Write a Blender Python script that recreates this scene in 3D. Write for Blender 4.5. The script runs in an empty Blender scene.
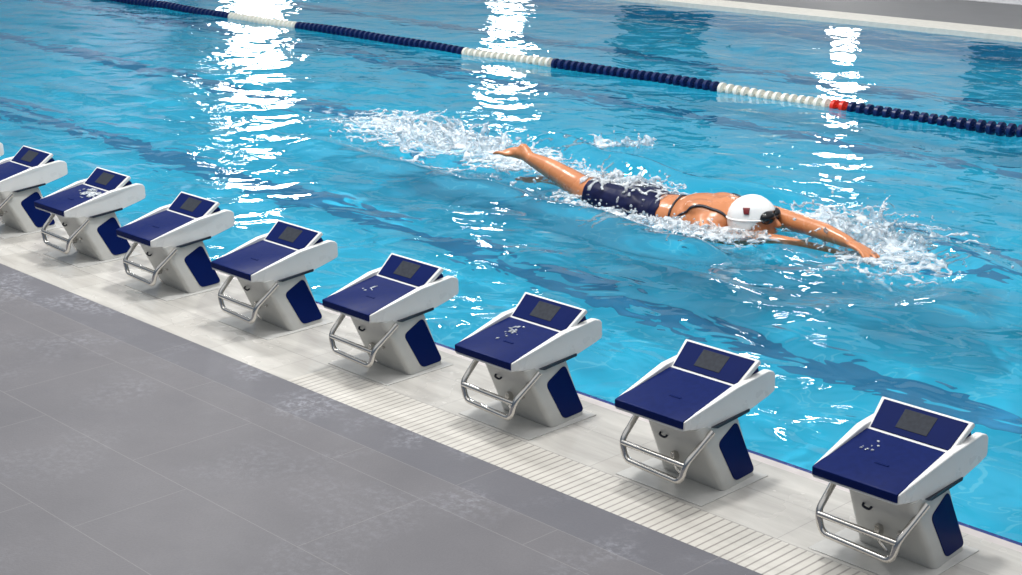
import bpy, bmesh, math, random
import numpy as np
from mathutils import Vector, Matrix, noise

S = bpy.context.scene
COL = S.collection
random.seed(7)

# ------------------------------------------------------------------ camera
cam_d = bpy.data.cameras.new('camera')
cam = bpy.data.objects.new('camera', cam_d)
COL.objects.link(cam)
cam_d.sensor_width = 36.0
cam_d.lens = 1583.71 / 1022 * 36.0
cam_d.clip_end = 300
cr = (0.69357519, 0.72035821, -0.00612496)      # right
cu = (-0.20263755, 0.20324840, 0.95792907)      # up
cf = (-0.69129696, 0.66315469, -0.28693967)     # forward
cam.matrix_world = Matrix(((cr[0], cu[0], -cf[0], 2.9954),
                           (cr[1], cu[1], -cf[1], -5.0548),
                           (cr[2], cu[2], -cf[2], 2.7066),
                           (0, 0, 0, 1)))
S.camera = cam

# ------------------------------------------------------------------ world, lights, exposure
w = bpy.data.worlds.new('hall_air')
S.world = w
w.use_nodes = True
nt = w.node_tree
nt.nodes.clear()
wo = nt.nodes.new('ShaderNodeOutputWorld')
bg = nt.nodes.new('ShaderNodeBackground')
tc = nt.nodes.new('ShaderNodeTexCoord')
sp = nt.nodes.new('ShaderNodeSeparateXYZ')
rp = nt.nodes.new('ShaderNodeValToRGB')
nt.links.new(tc.outputs['Generated'], sp.inputs[0])
nt.links.new(sp.outputs['Z'], rp.inputs[0])
e = rp.color_ramp.elements
e[0].position = 0.0; e[0].color = (0.13, 0.17, 0.23, 1)
e[1].position = 1.0; e[1].color = (1.0, 1.0, 1.0, 1)
k = rp.color_ramp.elements.new(0.30); k.color = (0.15, 0.20, 0.27, 1)
k = rp.color_ramp.elements.new(0.60); k.color = (0.90, 0.93, 0.96, 1)
nt.links.new(rp.outputs[0], bg.inputs[0])
bg.inputs[1].default_value = 0.80
nt.links.new(bg.outputs[0], wo.inputs[0])


def area(name, loc, target, size, size_y, power, color=(1, 1, 1)):
    d = bpy.data.lights.new(name, 'AREA')
    d.shape = 'RECTANGLE'; d.size = size; d.size_y = size_y
    d.energy = power; d.color = color
    o = bpy.data.objects.new(name, d)
    COL.objects.link(o)
    o.location = loc
    o.rotation_euler = (Vector(target) - Vector(loc)).to_track_quat('-Z', 'Y').to_euler()
    return o


area('hall_fill_light', (-3.0, -1.0, 8.0), (-3.5, 0.3, 0), 10.0, 2.0, 330, (1.0, 0.985, 0.96))  # unseen overhead area light, added to shade the deck and blocks
for lx, ly, lp in ((-3.5, 2.2, 680), (-11.5, 3.2, 900)):  # unseen lights added for floor caustics and to brighten the water
    pool_fill = area('pool_fill_light', (lx, ly, 9.5), (lx - 0.5, ly + 1.0, 0), 1.0, 1.0, lp, (1.0, 0.99, 0.97))
    pool_fill.data.cycles.is_caustics_light = True

S.view_settings.view_transform = 'Standard'
S.view_settings.look = 'None'
S.view_settings.gamma = 1.0
S.view_settings.use_curve_mapping = False
S.view_settings.exposure = 0.0
S.cycles.sample_clamp_indirect = 6.0

# ------------------------------------------------------------------ materials
def new_mat(name):
    m = bpy.data.materials.new(name)
    m.use_nodes = True
    return m, m.node_tree, m.node_tree.nodes['Principled BSDF']


def mat(name, color, rough=0.4, metal=0.0, var=0.06, scale=12.0, rvar=0.08, bump=0.0, spec=0.5, coat=0.0):
    """Principled material with a little procedural noise in its colour and gloss."""
    m, t, b = new_mat(name)
    co = t.nodes.new('ShaderNodeTexCoord')
    n = t.nodes.new('ShaderNodeTexNoise')
    n.inputs['Scale'].default_value = scale
    n.inputs['Detail'].default_value = 4
    t.links.new(co.outputs['Object'], n.inputs['Vector'])
    r = t.nodes.new('ShaderNodeValToRGB')
    r.color_ramp.elements[0].position = 0.3
    r.color_ramp.elements[1].position = 0.7
    r.color_ramp.elements[0].color = [c * (1 - var) for c in color] + [1]
    r.color_ramp.elements[1].color = [min(1, c * (1 + var)) for c in color] + [1]
    t.links.new(n.outputs['Fac'], r.inputs[0])
    t.links.new(r.outputs[0], b.inputs['Base Color'])
    mr = t.nodes.new('ShaderNodeMapRange')
    mr.inputs['From Min'].default_value = 0.3; mr.inputs['From Max'].default_value = 0.7
    mr.inputs['To Min'].default_value = max(0.01, rough - rvar); mr.inputs['To Max'].default_value = rough + rvar
    t.links.new(n.outputs['Fac'], mr.inputs['Value'])
    t.links.new(mr.outputs[0], b.inputs['Roughness'])
    b.inputs['Metallic'].default_value = metal
    b.inputs['Specular IOR Level'].default_value = spec
    b.inputs['Coat Weight'].default_value = coat
    if bump:
        bp = t.nodes.new('ShaderNodeBump')
        bp.inputs['Strength'].default_value = bump
        bp.inputs['Distance'].default_value = 0.01
        t.links.new(n.outputs['Fac'], bp.inputs['Height'])
        t.links.new(bp.outputs[0], b.inputs['Normal'])
    return m


class NG:
    """Tiny helper to chain math nodes."""
    def __init__(self, t): self.t = t
    def m(self, op, a, b=None, c=None, clamp=False):
        n = self.t.nodes.new('ShaderNodeMath'); n.operation = op; n.use_clamp = clamp
        for i, v in enumerate((a, b, c)):
            if v is None: continue
            if isinstance(v, (int, float)): n.inputs[i].default_value = v
            else: self.t.links.new(v, n.inputs[i])
        return n.outputs[0]
    def line(self, x, pos, half):            # 1 within half of pos
        return self.m('LESS_THAN', self.m('ABSOLUTE', self.m('SUBTRACT', x, pos)), half)
    def rep(self, x, pitch, off, half):      # 1 on lines repeating every pitch
        f = self.m('FRACT', self.m('DIVIDE', self.m('SUBTRACT', x, off), pitch))
        d = self.m('MINIMUM', f, self.m('SUBTRACT', 1.0, f))
        return self.m('LESS_THAN', d, half / pitch)
    def between(self, x, a, b):
        return self.m('MULTIPLY', self.m('GREATER_THAN', x, a), self.m('LESS_THAN', x, b))
    def mix(self, f, a, b):
        n = self.t.nodes.new('ShaderNodeMix'); n.data_type = 'RGBA'
        if isinstance(f, (int, float)): n.inputs[0].default_value = f
        else: self.t.links.new(f, n.inputs[0])
        for i, v in ((6, a), (7, b)):
            if isinstance(v, (tuple, list)): n.inputs[i].default_value = (v[0], v[1], v[2], 1)
            else: self.t.links.new(v, n.inputs[i])
        return n.outputs[2]
    def noise(self, vec, scale, detail=4, rough=0.5, dist=0.0):
        n = self.t.nodes.new('ShaderNodeTexNoise')
        n.inputs['Scale'].default_value = scale; n.inputs['Detail'].default_value = detail
        n.inputs['Roughness'].default_value = rough; n.inputs['Distortion'].default_value = dist
        self.t.links.new(vec, n.inputs['Vector'])
        return n.outputs['Fac']
    def mapr(self, x, a, b, c, d):
        n = self.t.nodes.new('ShaderNodeMapRange')
        for i, v in enumerate((a, b, c, d)): n.inputs[i + 1].default_value = v
        self.t.links.new(x, n.inputs[0])
        return n.outputs[0]
    def coords(self):
        co = self.t.nodes.new('ShaderNodeTexCoord')
        s = self.t.nodes.new('ShaderNodeSeparateXYZ')
        self.t.links.new(co.outputs['Object'], s.inputs[0])
        return co.outputs['Object'], s.outputs[0], s.outputs[1]


def grey_deck_mat():
    m, t, b = new_mat('grey_stone_tile')
    g = NG(t); v, x, y = g.coords()
    rows = [(-0.975, -0.705, 1.2, -0.4), (-1.17, -0.975, 1.2, -1.0), (-1.80, -1.17, 1.2, -1.6), (-2.33, -1.80, 1.2, -2.37),
            (-3.15, -2.33, 1.2, -1.5), (-3.97, -3.15, 1.2, -0.7), (-4.8, -3.97, 1.2, -1.2)]
    seam = None
    for (a, c, p, off) in rows:
        l = g.m('MULTIPLY', g.between(y, a, c), g.rep(x, p, off, 0.0022))
        l = g.m('MAXIMUM', l, g.line(y, a, 0.0022))
        seam = l if seam is None else g.m('MAXIMUM', seam, l)
    n1 = g.noise(v, 1.3, 5, 0.6)
    n2 = g.noise(v, 90, 3, 0.6)
    base = g.mix(g.mapr(n1, 0.3, 0.7, 0, 1), (0.124, 0.121, 0.131), (0.158, 0.153, 0.163))
    base = g.mix(g.mapr(n2, 0.35, 0.65, 0, 0.35), base, (0.118, 0.115, 0.124))
    border = g.m('GREATER_THAN', y, -0.975)
    base = g.mix(g.m('MULTIPLY', border, 0.45), base, (0.10, 0.104, 0.125))
    # each tile has its own slight tone
    cell = t.nodes.new('ShaderNodeTexWhiteNoise'); cell.noise_dimensions = '2D'
    cb = t.nodes.new('ShaderNodeCombineXYZ')
    t.links.new(g.m('FLOOR', g.m('DIVIDE', x, 1.2)), cb.inputs[0])
    t.links.new(g.m('FLOOR', g.m('DIVIDE', y, 0.82)), cb.inputs[1])
    t.links.new(cb.outputs[0], cell.inputs['Vector'])
    base = g.mix(g.mapr(cell.outputs[0], 0, 1, 0, 0.10), base, (0.1, 0.1, 0.11))
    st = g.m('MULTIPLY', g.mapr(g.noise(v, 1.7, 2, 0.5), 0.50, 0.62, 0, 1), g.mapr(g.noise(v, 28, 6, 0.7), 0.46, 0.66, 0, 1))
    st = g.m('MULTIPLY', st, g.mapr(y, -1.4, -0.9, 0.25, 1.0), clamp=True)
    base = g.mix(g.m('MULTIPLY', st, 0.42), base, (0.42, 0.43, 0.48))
    base = g.mix(g.m('MULTIPLY', seam, 0.40), base, (0.27, 0.26, 0.26))
    t.links.new(base, b.inputs['Base Color'])
    b.inputs['Specular IOR Level'].default_value = 0.18
    wet = g.noise(v, 2.2, 4, 0.6)
    t.links.new(g.mapr(wet, 0.40, 0.62, 0.50, 0.38), b.inputs['Roughness'])
    bp = t.nodes.new('ShaderNodeBump'); bp.inputs['Strength'].default_value = 0.25; bp.inputs['Distance'].default_value = 0.004
    t.links.new(g.m('SUBTRACT', n2, g.m('MULTIPLY', seam, 0.8)), bp.inputs['Height'])
    t.links.new(bp.outputs[0], b.inputs['Normal'])
    return m


def white_tile_mat():
    m, t, b = new_mat('white_marble_tile')
    g = NG(t); v, x, y = g.coords()
    mp = t.nodes.new('ShaderNodeMapping'); mp.inputs['Scale'].default_value = (0.7, 5.0, 1)
    t.links.new(v, mp.inputs[0])
    vein = g.noise(mp.outputs[0], 2.0, 5, 0.6, 0.6)
    base = g.mix(g.mapr(vein, 0.35, 0.68, 0, 1), (0.42, 0.407, 0.38), (0.585, 0.568, 0.53))
    cell = t.nodes.new('ShaderNodeTexWhiteNoise'); cell.noise_dimensions = '2D'
    cb = t.nodes.new('ShaderNodeCombineXYZ')
    t.links.new(g.m('FLOOR', g.m('DIVIDE', g.m('SUBTRACT', x, 0.155), 0.5)), cb.inputs[0])
    t.links.new(g.m('FLOOR', g.m('DIVIDE', g.m('ADD', y, 0.43), 0.31)), cb.inputs[1])
    t.links.new(cb.outputs[0], cell.inputs['Vector'])
    base = g.mix(g.mapr(cell.outputs[0], 0, 1, 0, 0.45), base, (0.38, 0.36, 0.33))
    # joints
    j = g.m('MAXIMUM', g.rep(x, 0.5, 0.155, 0.0018), g.m('MAXIMUM', g.line(y, -0.43, 0.0022), g.line(y, -0.12, 0.0018)))
    base = g.mix(g.m('MULTIPLY', j, 0.55), base, (0.26, 0.25, 0.24))
    # the ribbed strip
    rib = g.m('MULTIPLY', g.between(y, -0.71, -0.433), g.m('GREATER_THAN', x, -3.155))
    gro = g.m('MULTIPLY', rib, g.rep(x, 0.04, 0.0, 0.0042))
    base = g.mix(g.m('MULTIPLY', rib, 0.25), base, (0.58, 0.545, 0.47))
    base = g.mix(g.m('MULTIPLY', gro, 0.75), base, (0.20, 0.18, 0.17))
    t.links.new(base, b.inputs['Base Color'])
    wet = g.noise(v, 3.0, 3, 0.6)
    r = g.mapr(wet, 0.38, 0.6, 0.30, 0.10)
    r = g.m('ADD', r, g.m('MULTIPLY', rib, 0.18))
    t.links.new(r, b.inputs['Roughness'])
    bp = t.nodes.new('ShaderNodeBump'); bp.inputs['Strength'].default_value = 0.5; bp.inputs['Distance'].default_value = 0.006
    n3 = g.noise(v, 26, 3)
    t.links.new(g.m('SUBTRACT', g.m('MULTIPLY', n3, 0.10), g.m('MAXIMUM', g.m('MULTIPLY', j, 0.5), gro)), bp.inputs['Height'])
    t.links.new(bp.outputs[0], b.inputs['Normal'])
    return m


def pool_tile_mat():
    m, t, b = new_mat('blue_pool_tile')
    g = NG(t); v, x, y = g.coords()
    n = g.noise(v, 0.8, 3)
    base = g.mix(g.mapr(n, 0.3, 0.7, 0, 1), (0.0, 0.42, 0.63), (0.0, 0.53, 0.76))
    j = g.m('MAXIMUM', g.rep(x, 0.5, 0, 0.012), g.rep(y, 0.5, 0, 0.012))
    base = g.mix(g.m('MULTIPLY', j, 0.35), base, (0.25, 0.7, 0.8))
    t.links.new(base, b.inputs['Base Color'])
    b.inputs['Roughness'].default_value = 0.5
    return m


def water_mat():
    m, t, b = new_mat('pool_water')
    g = NG(t); v, x, y = g.coords()
    b.inputs['Base Color'].default_value = (0.80, 0.96, 1.0, 1)
    b.inputs['Transmission Weight'].default_value = 1.0
    b.inputs['IOR'].default_value = 1.333
    b.inputs['Roughness'].default_value = 0.02
    mp = t.nodes.new('ShaderNodeMapping'); mp.inputs['Scale'].default_value = (1.0, 1.35, 1)
    mp.inputs['Rotation'].default_value = (0, 0, 0.5)
    t.links.new(v, mp.inputs[0])
    f1 = g.noise(mp.outputs[0], 2.6, 2.0, 0.42, 0.6)
    bp = t.nodes.new('ShaderNodeBump'); bp.inputs['Strength'].default_value = 1.0; bp.inputs['Distance'].default_value = WATER_BUMP
    t.links.new(f1, bp.inputs['Height'])
    t.links.new(bp.outputs[0], b.inputs['Normal'])
    # foam lying on the water round the swimmer
    at = t.nodes.new('ShaderNodeAttribute'); at.attribute_name = 'foam'
    fn = g.noise(v, 7.0, 6, 0.65, 0.8)
    fm = g.m('MULTIPLY', g.m('SUBTRACT', g.m('ADD', fn, g.m('MULTIPLY', at.outputs['Fac'], 0.55)), 0.78), 5.0, clamp=True)
    fm = g.m('MULTIPLY', fm, g.m('MULTIPLY', at.outputs['Fac'], 1.3, clamp=True))
    d = t.nodes.new('ShaderNodeBsdfDiffuse'); d.inputs['Color'].default_value = (0.80, 0.90, 0.95, 1)
    mx = t.nodes.new('ShaderNodeMixShader')
    t.links.new(fm, mx.inputs[0])
    t.links.new(b.outputs[0], mx.inputs[1]); t.links.new(d.outputs[0], mx.inputs[2])
    out = t.nodes['Material Output']
    t.links.new(mx.outputs[0], out.inputs['Surface'])
    return m


WATER_BUMP = 0.03
def emit_mat(name, color, s):
    m, t, b = new_mat(name)
    b.inputs['Base Color'].default_value = (0.8, 0.8, 0.8, 1)
    b.inputs['Emission Color'].default_value = (*color, 1)
    b.inputs['Emission Strength'].default_value = s
    return m


M = dict(
    grey=grey_deck_mat(), white_tile=white_tile_mat(), pool=pool_tile_mat(), water=water_mat(),
    lane_line=mat('dark_blue_floor_tile', (0.0, 0.20, 0.38), 0.5),
    edge_blue=mat('dark_blue_edge_tile', (0.012, 0.03, 0.16), 0.25),
    coping=mat('coping_stone', (0.50, 0.46, 0.45), 0.35),
    far_white=mat('cream_coping', (0.70, 0.68, 0.62), 0.75, spec=0.15),
    far_grey=mat('matt_grey_tile', (0.22, 0.22, 0.225), 0.7, scale=3, rvar=0.05, spec=0.2),
    wall=mat('pale_wall', (0.50, 0.54, 0.59), 0.6, scale=2),
    side_wall=mat('slate_blue_wall', (0.16, 0.22, 0.30), 0.6, scale=2),
    walkway=mat('pale_walkway_tile', (0.66, 0.66, 0.67), 0.6, scale=2),
    shell=mat('white_gelcoat', (0.74, 0.74, 0.725), 0.32, var=0.03, scale=9),
    ped=mat('off_white_gelcoat', (0.53, 0.525, 0.495), 0.38, var=0.05, scale=9),
    navy=mat('navy_grip', (0.0035, 0.0115, 0.085), 0.40, var=0.10, scale=40, bump=0.04, spec=0.05, rvar=0.04),
    navy_gloss=mat('navy_panel', (0.003, 0.0105, 0.080), 0.34, var=0.06, spec=0.04, rvar=0.03),
    dark=mat('dark_recess', (0.012, 0.016, 0.03), 0.5),
    screen=mat('grey_display', (0.036, 0.041, 0.052), 0.4, spec=0.06, var=0.15, scale=60),
    chrome=mat('stainless_steel', (0.62, 0.60, 0.57), 0.16, 1.0, var=0.04, rvar=0.05),
    plate=mat('wet_base_plate', (0.50, 0.495, 0.475), 0.10, var=0.08, rvar=0.05),
    rope_navy=mat('navy_float_plastic', (0.004, 0.016, 0.085), 0.35, spec=0.3),
    rope_white=mat('cream_float_plastic', (0.72, 0.70, 0.62), 0.35),
    rope_red=mat('red_float_plastic', (0.70, 0.03, 0.015), 0.35),
    lamp=emit_mat('bright_window_light', (1.0, 0.98, 0.95), 26.0),
    door=mat('dark_blue_door', (0.01, 0.03, 0.06), 0.5),
)

# ------------------------------------------------------------------ mesh helpers
def smooth(me, ang=35):
    me.polygons.foreach_set('use_smooth', [True] * len(me.polygons))
    try:
        me.set_sharp_from_angle(angle=math.radians(ang))
    except Exception:
        pass


def obj(name, bm, m, parent=None, ang=35, bevel=0.0, bseg=2, recalc=True):
    me = bpy.data.meshes.new(name)
    if recalc:
        bmesh.ops.recalc_face_normals(bm, faces=bm.faces)
    bm.to_mesh(me); bm.free()
    me.materials.append(m)
    smooth(me, ang)
    o = bpy.data.objects.new(name, me)
    COL.objects.link(o)
    if parent is not None: o.parent = parent
    if bevel:
        b = o.modifiers.new('bevel', 'BEVEL')
        b.width = bevel; b.segments = bseg; b.limit_method = 'ANGLE'; b.angle_limit = math.radians(30)
        b.harden_normals = False
    return o


def tag(o, label, cat, group=None, kind=None):
    o['label'] = label; o['category'] = cat
    if group: o['group'] = group
    if kind: o['kind'] = kind
    return o


def struct(o):
    o['kind'] = 'structure'
    return o


def empty(name, loc, rz=0.0):
    o = bpy.data.objects.new(name, None)
    COL.objects.link(o)
    o.location = loc; o.rotation_euler = (0, 0, rz); o.empty_display_size = 0.1
    return o


def box(bm, x0, x1, y0, y1, z0, z1):
    vs = [bm.verts.new(p) for p in ((x0, y0, z0), (x1, y0, z0), (x1, y1, z0), (x0, y1, z0),
                                    (x0, y0, z1), (x1, y0, z1), (x1, y1, z1), (x0, y1, z1))]
    for f in ((0, 3, 2, 1), (4, 5, 6, 7), (0, 1, 5, 4), (1, 2, 6, 5), (2, 3, 7, 6), (3, 0, 4, 7)):
        bm.faces.new([vs[i] for i in f])


def prism(bm, prof, x0, x1, fx=None):
    """(y, z) outline pushed out along x; fx(y, z, side) may shift x."""
    a = [bm.verts.new(((fx(y, z, 0) if fx else x0), y, z)) for y, z in prof]
    b = [bm.verts.new(((fx(y, z, 1) if fx else x1), y, z)) for y, z in prof]
    n = len(prof)
    bm.faces.new(a[::-1]); bm.faces.new(b)
    for i in range(n):
        bm.faces.new((a[i], a[(i + 1) % n], b[(i + 1) % n], b[i]))


def loft(bm, rings, cap=True):
    V = [[bm.verts.new(p) for p in r] for r in rings]
    n = len(V[0])
    for i in range(len(V) - 1):
        for j in range(n):
            bm.faces.new((V[i][j], V[i][(j + 1) % n], V[i + 1][(j + 1) % n], V[i + 1][j]))
    if cap:
        bm.faces.new(V[0][::-1]); bm.faces.new(V[-1])


def fillet(pts, r, seg=5, closed=False):
    pts = [Vector(p) for p in pts]
    n = len(pts); out = []
    for i, p in enumerate(pts):
        if not closed and i in (0, n - 1):
            out.append(p); continue
        a = pts[i - 1] - p; b = pts[(i + 1) % n] - p
        la, lb = a.length, b.length
        rr = min(r, la * 0.45, lb * 0.45)
        p0 = p + a / la * rr; p1 = p + b / lb * rr
        for k in range(seg + 1):
            t = k / seg
            out.append(p0 * (1 - t) ** 2 + p * 2 * t * (1 - t) + p1 * t * t)
    return out


def tube(bm, pts, r, seg=12, closed=False, radii=None):
    pts = [Vector(p) for p in pts]
    n = len(pts); rings = []
    up = None
    for i, p in enumerate(pts):
        if closed: d = pts[(i + 1) % n] - pts[i - 1]
        else: d = pts[min(i + 1, n - 1)] - pts[max(i - 1, 0)]
        d.normalize()
        if up is None:
            up = d.orthogonal().normalized()
        else:
            up = (up - d * up.dot(d)).normalized()
        s = d.cross(up)
        rad = radii[i] if radii else r
        rings.append([bm.verts.new(p + (up * math.cos(a) + s * math.sin(a)) * rad)
                      for a in (2 * math.pi * j / seg for j in range(seg))])
    for i in range(n if closed else n - 1):
        A, B = rings[i], rings[(i + 1) % n]
        for j in range(seg):
            bm.faces.new((A[j], A[(j + 1) % seg], B[(j + 1) % seg], B[j]))
    if not closed:
        bm.faces.new(rings[0][::-1]); bm.faces.new(rings[-1])


def poly_round(prof, r, seg=4):
    return [(p.x, p.y) for p in fillet([(y, z, 0) for y, z in prof], r, seg, True)]


def copy_tree(o, parent=None):
    c = o.copy(); COL.objects.link(c)
    if parent is not None: c.parent = parent
    for ch in list(o.children): copy_tree(ch, c)
    return c


# ------------------------------------------------------------------ the hall: decks, pool basin, far wall
XL, XR = -34.0, 9.0          # how far the hall runs to either side
ZW = -0.045                  # water level, just under the deck
Y0, Y1 = 0.20, 13.08         # the two long pool edges
DEPTH = -1.75


def slab(name, x0, x1, y0, y1, z0, z1, m):
    bm = bmesh.new(); box(bm, x0, x1, y0, y1, z0, z1)
    return struct(obj(name, bm, m))


slab('floor_grey_deck', XL, XR, -7.0, -0.71, -0.3, 0.0, M['grey'])
slab('floor_white_deck', XL, XR, -0.71, 0.135, -0.3, 0.0, M['white_tile'])
slab('trim_1', XL, XR, 0.135, 0.19, -0.3, -0.002, M['coping'])
slab('trim_2', XL, XR, 0.19, 0.218, -2.0, -0.004, M['edge_blue'])
slab('trim_3', XL, XR, Y1, 13.72, -2.0, 0.02, M['far_white'])
slab('floor_far_deck', XL, XR, 13.72, 16.3, -0.3, 0.0, M['far_grey'])
slab('floor_far_walkway', XL, XR, 16.3, 18.5, -0.3, 0.012, M['walkway'])
slab('floor_pool', XL, XR, 0.1, 13.4, DEPTH - 0.2, DEPTH, M['pool']).cycles.is_caustics_receiver = True
slab('wall_pool_near', XL, XR, 0.19, 0.215, DEPTH, -0.12, M['pool'])
slab('wall_pool_far', XL, XR, Y1 - 0.012, Y1 + 0.02, DEPTH, -0.05, M['pool'])
slab('wall_pool_right', XR - 0.3, XR, 0.19, Y1, DEPTH, 0.0, M['pool'])
slab('wall_pool_left', XL, XL + 0.3, 0.19, Y1, DEPTH, 0.0, M['pool'])
for i, yy in enumerate((2.75, 5.25, 7.75, 10.3)):
    slab('trim_%d' % (4 + i), XL + 1.5, XR - 1, yy, yy + 0.30, DEPTH - 0.01, DEPTH + 0.004, M['lane_line']).cycles.is_caustics_receiver = True

# far wall with its tall lit windows and dark doors (seen in the water)
slab('wall_far', XL, XR, 18.5, 18.8, 0.0, 5.2, M['wall'])
slab('wall_left', XL - 0.3, XL, -7, 18.8, 0.0, 5.2, M['side_wall'])


# ------------------------------------------------------------------ water
def water():
    xs = np.concatenate([np.arange(XL + 0.35, -14, 0.12), np.arange(-14, 1.6, 0.055), np.arange(1.6, XR - 0.3, 0.15)])
    ys = np.concatenate([np.arange(0.222, 8.6, 0.05), np.arange(8.6, Y1 - 0.012, 0.08), [Y1 - 0.012]])
    X, Y = np.meshgrid(xs, ys)
    rng = np.random.default_rng(11)
    # warp the plane a little so that the crests wander
    wx = 0.35 * np.sin(0.9 * Y + 0.5 * X + 1) + 0.25 * np.sin(1.7 * X - 0.8 * Y)
    wy = 0.35 * np.sin(0.8 * X - 0.6 * Y + 2) + 0.25 * np.sin(1.5 * Y + 0.9 * X)
    U, V = X + wx, Y + wy
    H = np.zeros_like(X)
    for k in range(56):
        lam = math.exp(rng.uniform(math.log(0.42), math.log(2.2)))
        th = rng.normal(1.25, 0.75)
        kx, ky = 2 * math.pi / lam * math.cos(th), 2 * math.pi / lam * math.sin(th)
        amp = WAVE * lam * rng.uniform(0.4, 1.0)
        H += amp * np.sin(kx * U + ky * V + rng.uniform(0, 6.28))
    gust = 0.75 + 0.35 * np.sin(0.55 * X + 0.4 * Y) * np.sin(0.7 * Y - 0.3 * X + 1)
    H *= gust

    def seg_dist(ax, ay, bx, by):
        t = np.clip(((X - ax) * (bx - ax) + (Y - ay) * (by - ay)) / ((bx - ax) ** 2 + (by - ay) ** 2), 0, 1)
        return np.hypot(X - ax - t * (bx - ax), Y - ay - t * (by - ay)), t

    # wake of the swimmer: ridges running along the body and a bow wave
    for (pts, h, wd) in WAKES:
        best = np.full_like(X, 9.0)
        for (a, b) in zip(pts[:-1], pts[1:]):
            d, _ = seg_dist(*a, *b); best = np.minimum(best, d)
        h = h * (0.75 + 0.45 * np.sin(3.1 * X + 2.0 * Y) * np.sin(2.3 * X - 3.7 * Y + 1))
        H += h * np.exp(-(best / wd) ** 2) - 0.5 * h * np.exp(-((best - 2.0 * wd) / wd) ** 2)
    d0, _ = seg_dist(-6.5, 3.8, -2.4, 3.4)
    H *= 1.0 + 0.9 * np.exp(-(d0 / 1.1) ** 2)
    foam = np.zeros_like(X)
    for (pts, s, wd) in FOAM:
        best = np.full_like(X, 9.0)
        for (a, b) in zip(pts[:-1], pts[1:]):
            d, _ = seg_dist(*a, *b); best = np.minimum(best, d)
        foam = np.maximum(foam, s * np.exp(-(best / wd) ** 2))
    # still against the pool edges
    edge = np.clip(np.minimum(Y - 0.222, Y1 - 0.012 - Y) / 0.35, 0.12, 1)
    H *= edge
    ny, nx = X.shape
    co = np.stack([X, Y, H + ZW], -1).reshape(-1, 3)
    idx = np.arange(nx * ny).reshape(ny, nx)
    quads = np.stack([idx[:-1, :-1], idx[:-1, 1:], idx[1:, 1:], idx[1:, :-1]], -1).reshape(-1, 4)
    me = bpy.data.meshes.new('pool_water')
    me.vertices.add(len(co)); me.vertices.foreach_set('co', co.ravel())
    me.loops.add(quads.size); me.loops.foreach_set('vertex_index', quads.ravel())
    me.polygons.add(len(quads)); me.polygons.foreach_set('loop_start', np.arange(0, quads.size, 4))
    me.update(calc_edges=True)
    me.polygons.foreach_set('use_smooth', [True] * len(quads))
    a = me.attributes.new('foam', 'FLOAT', 'POINT')
    a.data.foreach_set('value', foam.ravel())
    me.materials.append(M['water'])
    o = bpy.data.objects.new('pool_water', me)
    COL.objects.link(o)
    o.cycles.is_caustics_caster = True
    tag(o, 'rippled turquoise water filling the swimming pool', 'water', kind='stuff')
    return o


WAVE = 0.0024
WAKES = [
    ([(-8.2, 3.1), (-6.6, 3.0), (-5.4, 2.95), (-4.6, 2.85), (-3.4, 2.75)], 0.045, 0.17),
    ([(-6.6, 4.6), (-5.4, 4.3), (-4.6, 4.25), (-3.8, 4.35)], 0.06, 0.16),
    ([(-3.1, 4.1), (-2.4, 4.0), (-1.7, 3.5), (-1.5, 2.9)], 0.035, 0.2),
]
FOAM = [
    ([(-8.3, 4.1), (-7.2, 3.9), (-6.2, 3.9), (-5.3, 3.75)], 0.75, 0.42),
    ([(-10.4, 4.25), (-9.2, 4.18), (-8.3, 4.1)], 0.5, 0.2),
    ([(-5.3, 3.75), (-4.5, 3.85)], 0.55, 0.28),
    ([(-4.9, 3.05), (-3.9, 3.02), (-3.3, 3.1)], 0.55, 0.2),
    ([(-3.3, 4.0), (-2.6, 3.7), (-2.2, 3.2)], 0.6, 0.42),
]
water()


# ------------------------------------------------------------------ far wall lights
def window(n, x, wd, z0, z1):
    root = struct(empty('window_%d' % n, (x, 18.5, z0)))
    bm = bmesh.new(); box(bm, -wd / 2, wd / 2, -0.02, 0.0, 0, z1 - z0)
    obj('pane', bm, M['lamp'], root)
    bm = bmesh.new()
    t = 0.08
    box(bm, -wd / 2 - t, -wd / 2, -0.06, 0, -t, z1 - z0 + t)
    box(bm, wd / 2, wd / 2 + t, -0.06, 0, -t, z1 - z0 + t)
    box(bm, -wd / 2, wd / 2, -0.06, 0, -t, 0)
    box(bm, -wd / 2, wd / 2, -0.06, 0, z1 - z0, z1 - z0 + t)
    obj('window_frame', bm, M['wall'], root)


window(1, -30.9, 2.3, 1.3, 3.6)
window(2, -21.6, 1.1, 1.4, 2.6)
window(3, -13.05, 0.48, 1.1, 2.1)


def door(n, x, wd, h):
    root = struct(empty('door_%d' % n, (x, 18.5, 0)))
    bm = bmesh.new(); box(bm, -wd / 2, wd / 2, -0.05, 0, 0.013, h)
    obj('door_leaf', bm, M['door'], root, bevel=0.01)
    bm = bmesh.new(); box(bm, wd / 2 - 0.16, wd / 2 - 0.12, -0.1, -0.05, 1.0, 1.25)
    obj('door_handle', bm, M['chrome'], root)


door(1, -17.2, 2.2, 2.6)
door(2, -10.1, 1.0, 2.4)


# ------------------------------------------------------------------ starting blocks
PLAT_UNDER = [(-0.452, 0.322), (-0.40, 0.314), (-0.27, 0.288), (-0.06, 0.305), (0.06, 0.332)]
CHEEK = [(-0.443, 0.318), (-0.395, 0.309), (-0.27, 0.288), (-0.06, 0.305), (0.08, 0.338), (0.118, 0.350),
         (0.124, 0.366), (0.121, 0.428), (0.108, 0.442), (0.075, 0.452), (-0.125, 0.433), (-0.443, 0.356)]


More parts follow.
